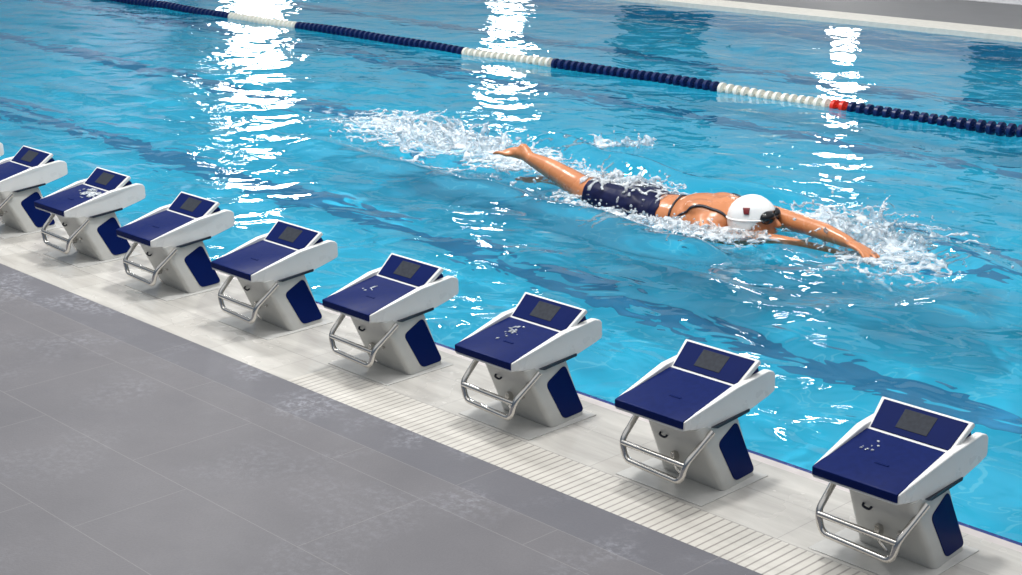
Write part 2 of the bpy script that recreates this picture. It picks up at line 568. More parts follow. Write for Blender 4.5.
def make_block():
    root = empty('starting_block', (0, 0, 0))
    # base plate lying on the tiles
    bm = bmesh.new(); box(bm, -0.21, 0.262, -0.41, 0.035, 0.0, 0.004)
    obj('base_plate', bm, M['plate'], root, bevel=0.002)
    # leaning pedestal
    bm = bmesh.new()
    bot = [(-0.11, -0.225), (0.236, -0.238), (0.216, 0.008), (-0.19, 0.008)]
    top = [(-0.075, -0.385), (0.206, -0.385), (0.182, -0.085), (-0.18, -0.092)]
    rings = []
    for z, f in ((0.005, 0.0), (0.10, 0.30), (0.20, 0.64), (0.305, 1.0)):
        q = [((1 - f) * a[0] + f * b[0], (1 - f) * a[1] + f * b[1], 0) for a, b in zip(bot, top)]
        rings.append([(p.x, p.y, z) for p in fillet(q, 0.03, 4, True)])
    loft(bm, rings)
    ped = obj('pedestal', bm, M['ped'], root, ang=40)
    # navy panels let into both sides
    side = poly_round([(-0.248, 0.214), (-0.104, 0.270), (0.000, 0.022), (-0.150, 0.022)], 0.028)
    def ped_x(y, z):                      # outer face of the pedestal's right flank
        f = (z - 0.005) / 0.3
        ya, yb = -0.238 - 0.147 * f, 0.008 - 0.093 * f
        xa, xb = 0.236 - 0.030 * f, 0.216 - 0.034 * f
        return xa + (xb - xa) * (y - ya) / (yb - ya)
    def ped_xl(y, z):
        f = (z - 0.005) / 0.3
        ya, yb = -0.225 - 0.160 * f, 0.008 - 0.093 * f
        xa, xb = -0.11 + 0.035 * f, -0.19 + 0.01 * f
        return xa + (xb - xa) * (y - ya) / (yb - ya)
    bm = bmesh.new()
    prism(bm, side, 0, 0, lambda y, z, s: ped_x(y, z) + (0.004 if s else -0.012))
    obj('side_panel', bm, M['navy_gloss'], root, bevel=0.002)
    bm = bmesh.new()
    prism(bm, side, 0, 0, lambda y, z, s: ped_xl(y, z) + (-0.003 if s else 0.012))
    obj('side_panel', bm, M['navy_gloss'], root, bevel=0.002)
    # platform: core and two cheeks
    bm = bmesh.new()
    core = [(-0.446, 0.315), (-0.40, 0.307), (-0.27, 0.290), (-0.06, 0.307), (0.09, 0.343), (0.09, 0.430), (-0.10, 0.392), (-0.440, 0.328)]
    prism(bm, core, -0.184, 0.184)
    def flare(y): return 0.190 + 0.024 * min(1.0, max(0.0, (y + 0.443) / 0.30))
    prism(bm, CHEEK, 0, 0, lambda y, z, s: -flare(y) if s == 0 else -0.180)
    prism(bm, CHEEK, 0, 0, lambda y, z, s: 0.180 if s == 0 else flare(y))
    obj('platform', bm, M['shell'], root, bevel=0.006, bseg=3)
    # dark slots under the cheeks
    slot = poly_round([(-0.29, 0.2965), (-0.052, 0.318), (-0.05, 0.304), (-0.26, 0.287)], 0.004, 2)
    for s in (1, -1):
        bm = bmesh.new()
        prism(bm, slot, s * 0.19, s * 0.2162)
        obj('slot', bm, M['dark'], root)
    # navy grip pad with its turned-down rear edge
    bm = bmesh.new()
    pad = [(-0.449, 0.326), (-0.450, 0.357), (-0.446, 0.3605), (-0.100, 0.4165), (-0.100, 0.388), (-0.437, 0.322)]
    prism(bm, pad, 0, 0, lambda y, z, s: (0.1845 + 0.008 * (y + 0.449) / 0.35) * (1 if s else -1))
    pd = obj('grip_pad', bm, M['navy'], root, bevel=0.004)
    bm = bmesh.new(); box(bm, -0.03, 0.03, -0.006, 0.006, 0, 0.003)
    mk = obj('moulded_mark', bm, M['navy_gloss'], pd, bevel=0.002)
    mk.location = (0.02, -0.30, 0.3835); mk.rotation_euler = (math.atan(0.0585 / 0.355), 0, 0)
    # tilted headboard: frame, panel and display
    hb = empty('headboard', (0, 0, 0)); hb.parent = root
    B = Vector((0, -0.102, 0.413)); T = Vector((0, 0.024, 0.510))
    d = (T - B).normalized(); nrm = Vector((0, -d.z, d.y)); L = (T - B).length
    def hp(x, u, h): return B + d * (u * L) + nrm * h + Vector((x, 0, 0))
    def trap(bm, u0, u1, m0, m1, h0, h1):
        def wx(u): return 0.184 + 0.018 * u
        r = []
        for h in (h0, h1):
            r.append([hp(-wx(u0) + m0, u0, h), hp(wx(u0) - m0, u0, h), hp(wx(u1) - m1, u1, h), hp(-wx(u1) + m1, u1, h)])
        loft(bm, r)
    bm = bmesh.new(); trap(bm, -0.03, 1.0, 0, 0, -0.022, 0.0)
    fr = obj('headboard_frame', bm, M['shell'], root, bevel=0.005, bseg=3)
    bm = bmesh.new(); trap(bm, 0.08, 0.93, 0.014, 0.016, -0.004, 0.003)
    pn = obj('headboard_panel', bm, M['navy_gloss'], root, bevel=0.002)
    bm = bmesh.new()
    r = []
    for h in (0.002, 0.0045):
        r.append([hp(-0.076, 0.26, h), hp(0.062, 0.26, h), hp(0.064, 0.82, h), hp(-0.078, 0.82, h)])
    loft(bm, r)
    obj('display', bm, M['screen'], pn, bevel=0.001)
    bpy.data.objects.remove(hb)
    # navy wedge holding the headboard up
    bm = bmesh.new()
    prism(bm, [(-0.085, 0.405), (0.014, 0.490), (0.045, 0.465), (0.062, 0.425), (0.05, 0.41)], -0.175, 0.1795)
    obj('headboard_wedge', bm, M['navy_gloss'], root, bevel=0.003)
    # bent steel foothold frame with two rungs
    bm = bmesh.new()
    path = [(-0.165, -0.27, 0.318), (-0.172, -0.415, 0.168), (-0.150, -0.412, 0.086), (0.172, -0.436, 0.086), (0.186, -0.424, 0.168), (0.219, -0.298, 0.284)]
    tube(bm, fillet(path, 0.032, 6), 0.0135, 14)
    fh = obj('foothold_frame', bm, M['chrome'], root, ang=60)
    bm = bmesh.new(); tube(bm, [(-0.168, -0.414, 0.160), (0.0, -0.42, 0.160), (0.183, -0.425, 0.160)], 0.0125, 14)
    obj('rung', bm, M['chrome'], fh, ang=60)
    # latch and bolts on the rear face
    bm = bmesh.new()
    tube(bm, [(0.03, -0.295, 0.112), (0.03, -0.325, 0.112)], 0.014, 12)
    tube(bm, [(0.03, -0.322, 0.105), (0.055, -0.325, 0.082), (0.075, -0.315, 0.058)], 0.006, 8)
    box(bm, 0.02, 0.04, -0.322, -0.29, 0.11, 0.145)
    obj('latch', bm, M['chrome'], root)
    bm = bmesh.new()
    tube(bm, fillet([(-0.02, -0.335, 0.232), (-0.018, -0.355, 0.222), (0.012, -0.352, 0.214), (0.015, -0.335, 0.226)], 0.01, 3), 0.005, 8)
    obj('hook', bm, M['dark'], root)
    for (x, y, z) in ((0.12, -0.315, 0.14), (-0.04, -0.36, 0.265)):
        bm = bmesh.new(); tube(bm, [(x, y + 0.03, z + 0.01), (x, y - 0.0, z)], 0.007, 8)
        obj('bolt', bm, M['chrome'], root)
    return root


BLOCK_LABELS = [
    'navy and white starting block nearest the camera, at the right edge of the picture',
    'navy and white starting block second nearest the camera, with a dry clean pad',
    'navy and white starting block third nearest the camera, bright water drops on its pad',
    'navy and white starting block fourth nearest the camera, two small drops on its pad',
    'navy and white starting block fifth nearest the camera, counted from the right',
    'navy and white starting block sixth from the right, third whole one from the left',
    'navy and white starting block, patch of white water on its pad, second from the left',
    'navy and white starting block with its rear cut by the left edge of the picture',
    'starting block of which only the white front tip shows at the left edge',
]
proto = make_block()
for i, lab in enumerate(BLOCK_LABELS):
    o = proto if i == 0 else copy_tree(proto)
    o.location = (-1.0 * i + (0.075 if i == 8 else 0.0), 0, 0)
    tag(o, lab, 'starting block', 'starting blocks along the pool edge')


# ------------------------------------------------------------------ lane rope
def make_rope():
    yr = 7.70
    root = empty('lane_rope', (0, yr, ZW))
    tag(root, 'lane rope of navy, white and red floats stretched across the pool', 'lane rope')
    def float_bm():
        bm = bmesh.new()
        # barrel with a wide wave-breaking disc and eight fins
        prof = [(-0.044, 0.016), (-0.042, 0.020), (-0.026, 0.021), (-0.019, 0.067), (0.019, 0.067), (0.026, 0.021), (0.042, 0.020), (0.044, 0.016)]
        seg = 14
        rings = [[(x, r * math.cos(2 * math.pi * j / seg), r * math.sin(2 * math.pi * j / seg)) for j in range(seg)] for x, r in prof]
        loft(bm, rings)
        for j in range(8):
            a = 2 * math.pi * j / 8
            c, s = math.cos(a), math.sin(a)
            vs = []
            for x in (-0.036, 0.036):
                for (r, t) in ((0.015, -0.003), (0.040, -0.003), (0.040, 0.003), (0.015, 0.003)):
                    vs.append(bm.verts.new((x, r * c - t * s, r * s + t * c)))
            for f in ((0, 1, 2, 3), (7, 6, 5, 4), (0, 4, 5, 1), (1, 5, 6, 2), (2, 6, 7, 3), (3, 7, 4, 0)):
                bm.faces.new([vs[k] for k in f])
        return bm
    pitch = 0.099
    protos = {}
    for c in ('navy', 'white', 'red'):
        me = bpy.data.meshes.new('float')
        bm = float_bm(); bmesh.ops.recalc_face_normals(bm, faces=bm.faces); bm.to_mesh(me); bm.free()
        me.materials.append(M['rope_' + c]); smooth(me, 40)
        protos[c] = me
    def colour(x):
        if x > -5.66: return 'navy'
        if x > -5.86: return 'red'
        if x > -7.24: return 'white'
        if x > -9.63: return 'navy'
        if x > -11.08: return 'white'
        if x > -14.4: return 'navy'
        if x > -16.0: return 'white'
        return 'navy'
    xs = [-3.2 - pitch * k for k in range(168)]
    def zc(x): return 0.022 + 0.012 * math.sin(1.3 * x) + 0.006 * math.sin(3.1 * x)
    far = []
    for k, x in enumerate(xs):
        loc = (x, 0.02 * math.sin(0.7 * x), zc(x))
        if k < 98 and x < -3.1:
            o = bpy.data.objects.new('float', protos[colour(x)])
            COL.objects.link(o); o.parent = root; o.location = loc
            o.rotation_euler = (random.uniform(0, 1), random.uniform(-.05, .05), random.uniform(-.06, .06))
        else:
            far.append((loc, colour(x)))
    far += [((x, 0.02 * math.sin(0.7 * x), zc(x)), 'navy') for x in (-3.2 + pitch * k for k in range(1, 105))]
    bm = bmesh.new()
    me = bpy.data.meshes.new('distant_float')
    for c in ('navy', 'white', 'red'): me.materials.append(M['rope_' + c])
    mi = {'navy': 0, 'white': 1, 'red': 2}
    for loc, c in far:
        b2 = float_bm(); bmesh.ops.recalc_face_normals(b2, faces=b2.faces)
        for f in b2.faces: f.material_index = mi[c]
        bmesh.ops.translate(b2, verts=b2.verts, vec=loc)
        tmp = bpy.data.meshes.new('tmp'); b2.to_mesh(tmp); b2.free()
        bm.from_mesh(tmp); bpy.data.meshes.remove(tmp)
    bm.to_mesh(me); bm.free(); smooth(me, 40)
    o = bpy.data.objects.new('distant_float', me); COL.objects.link(o); o.parent = root; o['kind'] = 'stuff'
    bm = bmesh.new()
    tube(bm, [(x, 0.02 * math.sin(0.7 * x), zc(x)) for x in np.arange(-33.0, 8.0, 0.2)], 0.008, 8)
    obj('cable', bm, M['chrome'], root, ang=60)


make_rope()


# ------------------------------------------------------------------ the swimmer
from mathutils.bvhtree import BVHTree

SKIN = mat('wet_skin', (0.50, 0.19, 0.078), 0.28, var=0.10, scale=5, rvar=0.08)
SUIT = mat('navy_swimsuit', (0.006, 0.009, 0.040), 0.40, var=0.25, scale=14, rvar=0.12, spec=0.10)
CAP = mat('white_swim_cap', (0.80, 0.80, 0.79), 0.22, var=0.02)
BLACK = mat('black_plastic', (0.008, 0.008, 0.010), 0.10)
MARK = mat('dark_red_emblem', (0.16, 0.01, 0.015), 0.4)
STRAP = mat('black_strap', (0.008, 0.009, 0.02), 0.4)


def ball(bm, c, r, axes=None, sub=3):
    """An ellipsoid; r = (rx, ry, rz) along axes (three unit vectors)."""
    if isinstance(r, (int, float)): r = (r, r, r)
    if axes is None: axes = (Vector((1, 0, 0)), Vector((0, 1, 0)), Vector((0, 0, 1)))
    m = Matrix([[axes[j][i] * r[j] for j in range(3)] + [c[i]] for i in range(3)] + [[0, 0, 0, 1]])
    bmesh.ops.create_icosphere(bm, subdivisions=sub, radius=1.0, matrix=m)


def limb(bm, pts, radii, seg=16, sub=6):
    """A smooth tapering limb through its joints with round ends."""
    P = [Vector(p) for p in pts]
    out, rr = [], []
    for i in range(len(P) - 1):
        p0, p1, p2, p3 = P[max(i - 1, 0)], P[i], P[i + 1], P[min(i + 2, len(P) - 1)]
        for k in range(sub):
            t = k / sub
            out.append(0.5 * ((2 * p1) + (p2 - p0) * t + (2 * p0 - 5 * p1 + 4 * p2 - p3) * t * t + (3 * p1 - p0 - 3 * p2 + p3) * t ** 3))
            rr.append(radii[i] * (1 - t) + radii[i + 1] * t)
    out.append(P[-1]); rr.append(radii[-1])
    tube(bm, out, 0, seg, radii=rr)
    ball(bm, out[0], rr[0], sub=2); ball(bm, out[-1], rr[-1], sub=2)


def fuse(bm, voxel, iters, factor=0.5):
    """Fuse overlapping shapes into one continuous skin and return it as a mesh."""
    bmesh.ops.recalc_face_normals(bm, faces=bm.faces)
    me = bpy.data.meshes.new('fuse'); bm.to_mesh(me); bm.free()
    o = bpy.data.objects.new('fuse', me); COL.objects.link(o)
    r = o.modifiers.new('r', 'REMESH'); r.mode = 'VOXEL'; r.voxel_size = voxel
    if iters:
        sm = o.modifiers.new('s', 'SMOOTH'); sm.factor = factor; sm.iterations = iters
    dg = bpy.context.evaluated_depsgraph_get()
    res = bpy.data.meshes.new_from_object(o.evaluated_get(dg))
    bpy.data.objects.remove(o); bpy.data.meshes.remove(me)
    res.polygons.foreach_set('use_smooth', [True] * len(res.polygons))
    return res


def V3(*a): return Vector(a)


def hand(bm, wrist, d, palm_n, s, curl=0.25, thumb_side=1):
    """Palm, five separate fingers and a thumb leaving the side of the palm."""
    d = d.normalized(); n = (palm_n - d * palm_n.dot(d)).normalized(); side = d.cross(n)
    pc = wrist + d * 0.055 * s
    ball(bm, pc, (0.056 * s, 0.042 * s, 0.016 * s), (d, side, n), 3)
    ball(bm, wrist + d * 0.012 * s, (0.035 * s, 0.030 * s, 0.020 * s), (d, side, n), 2)
    for i, (off, ln) in enumerate(((-0.032, 0.072), (-0.011, 0.082), (0.011, 0.077), (0.031, 0.060))):
        a = wrist + d * 0.092 * s + side * off * s
        f = (d + side * off * 2.2).normalized()
        pts = [a - d * 0.02 * s, a]
        ang = 0
        for seg, q in enumerate((0.45, 0.32, 0.25)):
            ang += curl * (0.4 + 0.25 * i * 0.5)
            v = f * math.cos(ang) - n * math.sin(ang)
            pts.append(pts[-1] + v * ln * q * s)
        limb(bm, pts, [0.0095 * s, 0.0098 * s, 0.0092 * s, 0.0085 * s, 0.0072 * s], 10, 3)
    ts = -thumb_side
    b = wrist + d * 0.030 * s + side * ts * 0.026 * s
    t1 = (d * 0.7 + side * ts * 0.75 - n * 0.25).normalized()
    t2 = (d * 0.9 + side * ts * 0.35 - n * 0.3).normalized()
    limb(bm, [b, b + t1 * 0.04 * s, b + t1 * 0.04 * s + t2 * 0.035 * s, b + t1 * 0.04 * s + t2 * 0.06 * s],
         [0.014 * s, 0.0115 * s, 0.0105 * s, 0.008 * s], 10, 3)


HEAD = V3(-3.45, 3.425, 0.030)
HF = V3(0.95, 0.24, 0.17).normalized()                 # the way the face looks
HR = HF.cross(V3(0, 0, 1)).normalized()                  # the swimmer's right, towards the deck
HU = HR.cross(HF).normalized()


def hp(f, r, u): return HEAD + HF * f + HR * r + HU * u


def swimmer():
    s = 1.7
    bm = bmesh.new()
    ax = V3(1, 0.03, 0).normalized(); ay = V3(-0.03, 1, 0.10).normalized(); az = ax.cross(ay)
    A = (ax, ay, az)
    # trunk
    ball(bm, (-4.42, 3.43, -0.055), (0.25, 0.215, 0.140), A)
    ball(bm, (-4.53, 3.335, -0.025), (0.17, 0.115, 0.118), A)       # buttocks
    ball(bm, (-4.53, 3.515, -0.020), (0.17, 0.115, 0.118), A)
    ball(bm, (-4.15, 3.43, -0.055), (0.26, 0.19, 0.132), A)
    ball(bm, (-3.90, 3.455, -0.03), (0.27, 0.25, 0.155), A)
    ball(bm, (-3.76, 3.47, -0.005), (0.20, 0.27, 0.130), A)
    ball(bm, (-3.83, 3.34, 0.045), (0.15, 0.10, 0.075), A)       # shoulder blades
    ball(bm, (-3.82, 3.58, 0.055), (0.15, 0.10, 0.075), A)
    limb(bm, [(-3.72, 3.48, 0.02), (-3.58, 3.47, 0.03), (-3.46, 3.455, 0.04)], [0.12, 0.088, 0.09])
    # head with a face
    ball(bm, HEAD, (0.165, 0.128, 0.16), (HF, HR, HU), 4)
    ball(bm, hp(0.045, 0, -0.085), (0.105, 0.092, 0.095), (HF, HR, HU), 3)
    ball(bm, hp(0.100, 0, -0.125), (0.045, 0.045, 0.035), (HF, HR, HU), 3)          # chin
    limb(bm, [hp(0.155, 0, 0.005), hp(0.178, 0, -0.028), hp(0.188, 0, -0.052)], [0.014, 0.018, 0.022], 10, 3)   # nose
    ball(bm, hp(0.155, 0, -0.088), (0.016, 0.035, 0.009), (HF, HR, HU), 2)          # lips
    ball(bm, hp(0.152, 0, -0.104), (0.016, 0.030, 0.010), (HF, HR, HU), 2)
    for q in (1, -1):
        ball(bm, hp(0.135, 0.052 * q, 0.0), (0.022, 0.028, 0.020), (HF, HR, HU), 2) # eyes
        ball(bm, hp(-0.005, 0.128 * q, -0.02), (0.030, 0.014, 0.048), (HF, HR, HU), 2)   # ears
    # far (left) arm stretched out over the water
    sh = (-3.66, 3.72, -0.02)
    limb(bm, [(-3.78, 3.62, 0.0), sh, (-3.40, 3.645, 0.012), (-3.07, 3.545, 0.028), (-2.88, 3.485, 0.03), (-2.655, 3.41, 0.022)],
         [0.115, 0.098, 0.075, 0.060, 0.058, 0.039])
    hand(bm, V3(-2.66, 3.412, 0.022), V3(0.30, -0.096, -0.028), V3(-0.05, 0.25, 1), 1.62, 0.22, 1)
    # near (right) arm, its forearm going under
    limb(bm, [(-3.78, 3.33, -0.03), (-3.65, 3.23, -0.10), (-3.44, 3.28, -0.105), (-3.26, 3.355, -0.082), (-3.06, 3.43, -0.10), (-2.82, 3.50, -0.17)],
         [0.115, 0.098, 0.078, 0.062, 0.058, 0.041])
    hand(bm, V3(-2.825, 3.498, -0.168), V3(0.30, 0.06, -0.14), V3(0.3, 0.0, 1), 1.62, 0.22, -1)
    # near leg, kicking clear of the water
    limb(bm, [(-4.45, 3.34, -0.06), (-4.75, 3.35, -0.035), (-5.06, 3.40, 0.005), (-5.22, 3.425, 0.035), (-5.45, 3.455, 0.082), (-5.69, 3.47, 0.125)],
         [0.150, 0.128, 0.095, 0.090, 0.074, 0.045])
    ball(bm, (-5.31, 3.44, 0.068), (0.17, 0.070, 0.060), A)       # calf
    # foot: heel, arch, ball and five toes
    limb(bm, [(-5.68, 3.47, 0.125), (-5.745, 3.475, 0.185)], [0.050, 0.044], 12, 4)
    limb(bm, [(-5.70, 3.47, 0.14), (-5.80, 3.45, 0.15), (-5.87, 3.433, 0.142)], [0.052, 0.047, 0.036], 12, 4)
    ball(bm, (-5.855, 3.435, 0.143), (0.070, 0.075, 0.028), A)
    for i in range(5):
        o = -0.055 + 0.027 * i
        ln = (0.085, 0.075, 0.068, 0.060, 0.050)[i]
        a = V3(-5.885, 3.432 + o, 0.142)
        limb(bm, [a, a + V3(-ln * 0.5, -0.006, 0.0), a + V3(-ln, -0.012, -0.012)], [0.019 if i == 0 else 0.014, 0.016 if i == 0 else 0.012, 0.013 if i == 0 else 0.010], 8, 3)
    # far leg, trailing under the surface
    limb(bm, [(-4.47, 3.53, -0.06), (-4.76, 3.60, -0.09), (-5.06, 3.64, -0.13), (-5.24, 3.66, -0.17), (-5.5, 3.68, -0.22), (-5.72, 3.69, -0.26)],
         [0.148, 0.126, 0.094, 0.090, 0.074, 0.045])
    limb(bm, [(-5.72, 3.69, -0.26), (-5.84, 3.69, -0.285), (-5.96, 3.69, -0.30)], [0.05, 0.047, 0.034], 12, 4)
    for i in range(5):
        a = V3(-5.955, 3.64 + 0.024 * i, -0.30)
        limb(bm, [a, a + V3(-0.03, 0, 0), a + V3(-0.06, 0, -0.008)], [0.015, 0.013, 0.010], 8, 3)
    me = fuse(bm, 0.0105, 5)
    me.materials.append(SKIN)
    root = empty('person', (-4.2, 3.44, ZW))
    tag(root, 'swimmer in a white cap and navy suit stretched out in the water', 'person')
    body = bpy.data.objects.new('body', me)
    COL.objects.link(body); body.parent = root
    inv = Matrix.Translation(-root.location)
    tree = BVHTree.FromPolygons([v.co.copy() for v in me.vertices], [tuple(p.vertices) for p in me.polygons])

    # swimsuit: follows the body from the hems to the low open back
    def in_suit(c):
        x, y, z = c
        if x < -4.90 or x > -3.72: return False
        back = z > -0.035
        if back:
            e = -4.27 + 0.10 * math.exp(-((y - 3.27) / 0.10) ** 2) + 0.20 * max(0, (y - 3.50)) / 0.1
            return x < e
        return True
    verts = [v.co.copy() for v in me.vertices]
    nors = [v.normal.copy() for v in me.vertices]
    bm = bmesh.new(); mp = {}
    for p in me.polygons:
        if not in_suit(p.center): continue
        for vi in p.vertices:
            if vi not in mp: mp[vi] = bm.verts.new(verts[vi] + nors[vi] * 0.007)
        bm.faces.new([mp[vi] for vi in p.vertices])
    edge = [v for v in bm.verts if v.is_boundary]
    for _ in range(3): bmesh.ops.smooth_vert(bm, verts=edge, factor=0.5, use_axis_x=True, use_axis_y=True, use_axis_z=True)
    suit = obj('swimsuit', bm, SUIT, root, ang=80)
    so = suit.modifiers.new('solid', 'SOLIDIFY'); so.thickness = 0.006; so.offset = -1

    # straps lying on the skin
    def ribbon(name, path, out_dir, width, m):
        bm = bmesh.new(); prev = None
        for i, p in enumerate(path):
            p = Vector(p); od = Vector(out_dir(p)) if callable(out_dir) else Vector(out_dir)
            hit, n, _, _ = tree.ray_cast(p + od.normalized() * 0.8, -od.normalized())
            if hit is None: prev = None; continue
            d = (Vector(path[min(i + 1, len(path) - 1)]) - Vector(path[max(i - 1, 0)])).normalized()
            sd = d.cross(n).normalized()
            a, b = bm.verts.new(hit + n * 0.007 + sd * width / 2), bm.verts.new(hit + n * 0.007 - sd * width / 2)
            if prev: bm.faces.new((prev[0], prev[1], b, a))
            prev = (a, b)
        o = obj(name, bm, m, root, ang=80)
        q = o.modifiers.new('solid', 'SOLIDIFY'); q.thickness = 0.008; q.offset = 0
        return o
    path = []
    for k in range(40):
        a = math.radians(-20 + 220 * k / 39)
        path.append((-4.10 + 0.05 * math.cos(a), 3.43 - 0.3 * math.cos(a), -0.04 + 0.3 * math.sin(a)))
    ribbon('back_strap', path, lambda p: (0, p.y - 3.43, p.z + 0.04), 0.02, STRAP)
    for y0, y1 in ((3.70, 3.60), (3.22, 3.34)):
        path = [(-3.95 + 0.36 * t, y0 + (y1 - y0) * t, 0.2) for t in (i / 16 for i in range(17))]
        ribbon('shoulder_strap', path, (0, 0, 1), 0.018, STRAP)

    # swimming cap, wrinkled a little at the crown
    bm = bmesh.new()
    ball(bm, (0, 0, 0), 1.0, None, 5)
    kill = []
    for v in bm.verts:
        n = v.co.copy()
        g = 1.0 + 0.012 * noise.noise(n * 3.1) + 0.010 * math.sin(9 * n.y + 3 * n.x) * max(0, n.z - 0.2)
        if n.dot(Vector((-0.62, 0, 0.78)).normalized()) < -0.36: kill.append(v)
        v.co = HEAD + HF * (n.x * 0.176 * g - 0.002) + HR * (n.y * 0.140 * g) + HU * (n.z * 0.173 * g)
    bmesh.ops.delete(bm, geom=kill, context='VERTS')
    cap = obj('swim_cap', bm, CAP, root, ang=80)
    q = cap.modifiers.new('solid', 'SOLIDIFY'); q.thickness = 0.006; q.offset = 0
    # small dark red emblem on the cap
    def on_cap(d, h):
        n = Vector((d.dot(HF) / 0.174, d.dot(HR) / 0.140, d.dot(HU) / 0.173)).normalized()
        return HEAD + HF * n.x * (0.174 + h) + HR * n.y * (0.140 + h) + HU * n.z * (0.173 + h)
    bm = bmesh.new()
    def quadgrid(pts_fn, nu, nv):
        G = [[bm.verts.new(pts_fn(i / nu, j / nv)) for i in range(nu + 1)] for j in range(nv + 1)]
        for j in range(nv):
            for i in range(nu):
                bm.faces.new((G[j][i], G[j][i + 1], G[j + 1][i + 1], G[j + 1][i]))
    e0 = V3(0.22, -0.78, 0.55).normalized(); ea = V3(0.92, 0.38, 0.0).normalized(); eb = e0.cross(ea) * -1
    quadgrid(lambda a, b: on_cap(e0 + ea * 0.32 * (a - 0.5) * (1.0 - 0.25 * b) + eb * 0.30 * (b - 0.5) + ea * 0.05 * b, 0.0075), 5, 5)
    o = obj('cap_emblem', bm, MARK, cap, ang=80)
    q = o.modifiers.new('solid', 'SOLIDIFY'); q.thickness = 0.003
    # goggles
    bm = bmesh.new()
    for r in (1, -1):
        ball(bm, hp(0.142, 0.064 * r, 0.020), (0.040, 0.062, 0.046), ((HF + HR * 0.45 * r).normalized(), (HR - HF * 0.45 * r).normalized(), HU), 3)
    gl = obj('goggles', bm, BLACK, root, ang=80)
    bm = bmesh.new(); tube(bm, [hp(0.172, 0.03, 0.012), hp(0.18, 0, 0.015), hp(0.172, -0.03, 0.012)], 0.008, 8)
    obj('nose_bridge', bm, BLACK, gl, ang=60)
    bm = bmesh.new()
    for r in (1, -1):
        pts = []
        for k in range(14):
            a = math.radians(48 + 132 * k / 13)
            n = Vector((math.cos(a), math.sin(a) * r, 0.05 + 0.22 * (k / 13)))
            n.normalize(); pts.append(HEAD + HF * n.x * 0.184 + HR * n.y * 0.148 + HU * n.z * 0.181)
        tube(bm, pts, 0.006, 8)
    obj('goggle_strap', bm, CAP, gl, ang=60)
    for ch in root.children: ch.matrix_parent_inverse = inv
    return tree


BODY = swimmer()


# ------------------------------------------------------------------ splashes and drops
def splash_mat():
    m, t, b = new_mat('splashing_water')
    g = NG(t); v, x, y = g.coords()
    n = g.noise(v, 9, 4, 0.6)
    b.inputs['Base Color'].default_value = (0.90, 0.96, 1.0, 1)
    b.inputs['IOR'].default_value = 1.33
    b.inputs['Roughness'].default_value = 0.12
    t.links.new(g.mapr(n, 0.35, 0.65, 0.35, 0.92), b.inputs['Transmission Weight'])
    return m


M['splash'] = splash_mat()


_b = bmesh.new(); bmesh.ops.create_icosphere(_b, subdivisions=1, radius=1.0)
_b.verts.index_update()
ICO_V = np.array([v.co[:] for v in _b.verts]); ICO_F = np.array([[v.index for v in f.verts] for f in _b.faces]); _b.free()


def balls_bm(C, R):
    """One bmesh holding a small ball at every centre."""
    C = np.array(C); R = np.array(R)
    if R.ndim == 1: R = np.repeat(R[:, None], 3, 1)
    vs = (ICO_V[None] * R[:, None, :] + C[:, None, :]).reshape(-1, 3)
    fs = (ICO_F[None] + (np.arange(len(C)) * len(ICO_V))[:, None, None]).reshape(-1, 3)
    me = bpy.data.meshes.new('balls'); me.from_pydata(vs.tolist(), [], fs.tolist())
    bm = bmesh.new(); bm.from_mesh(me); bpy.data.meshes.remove(me)
    return bm


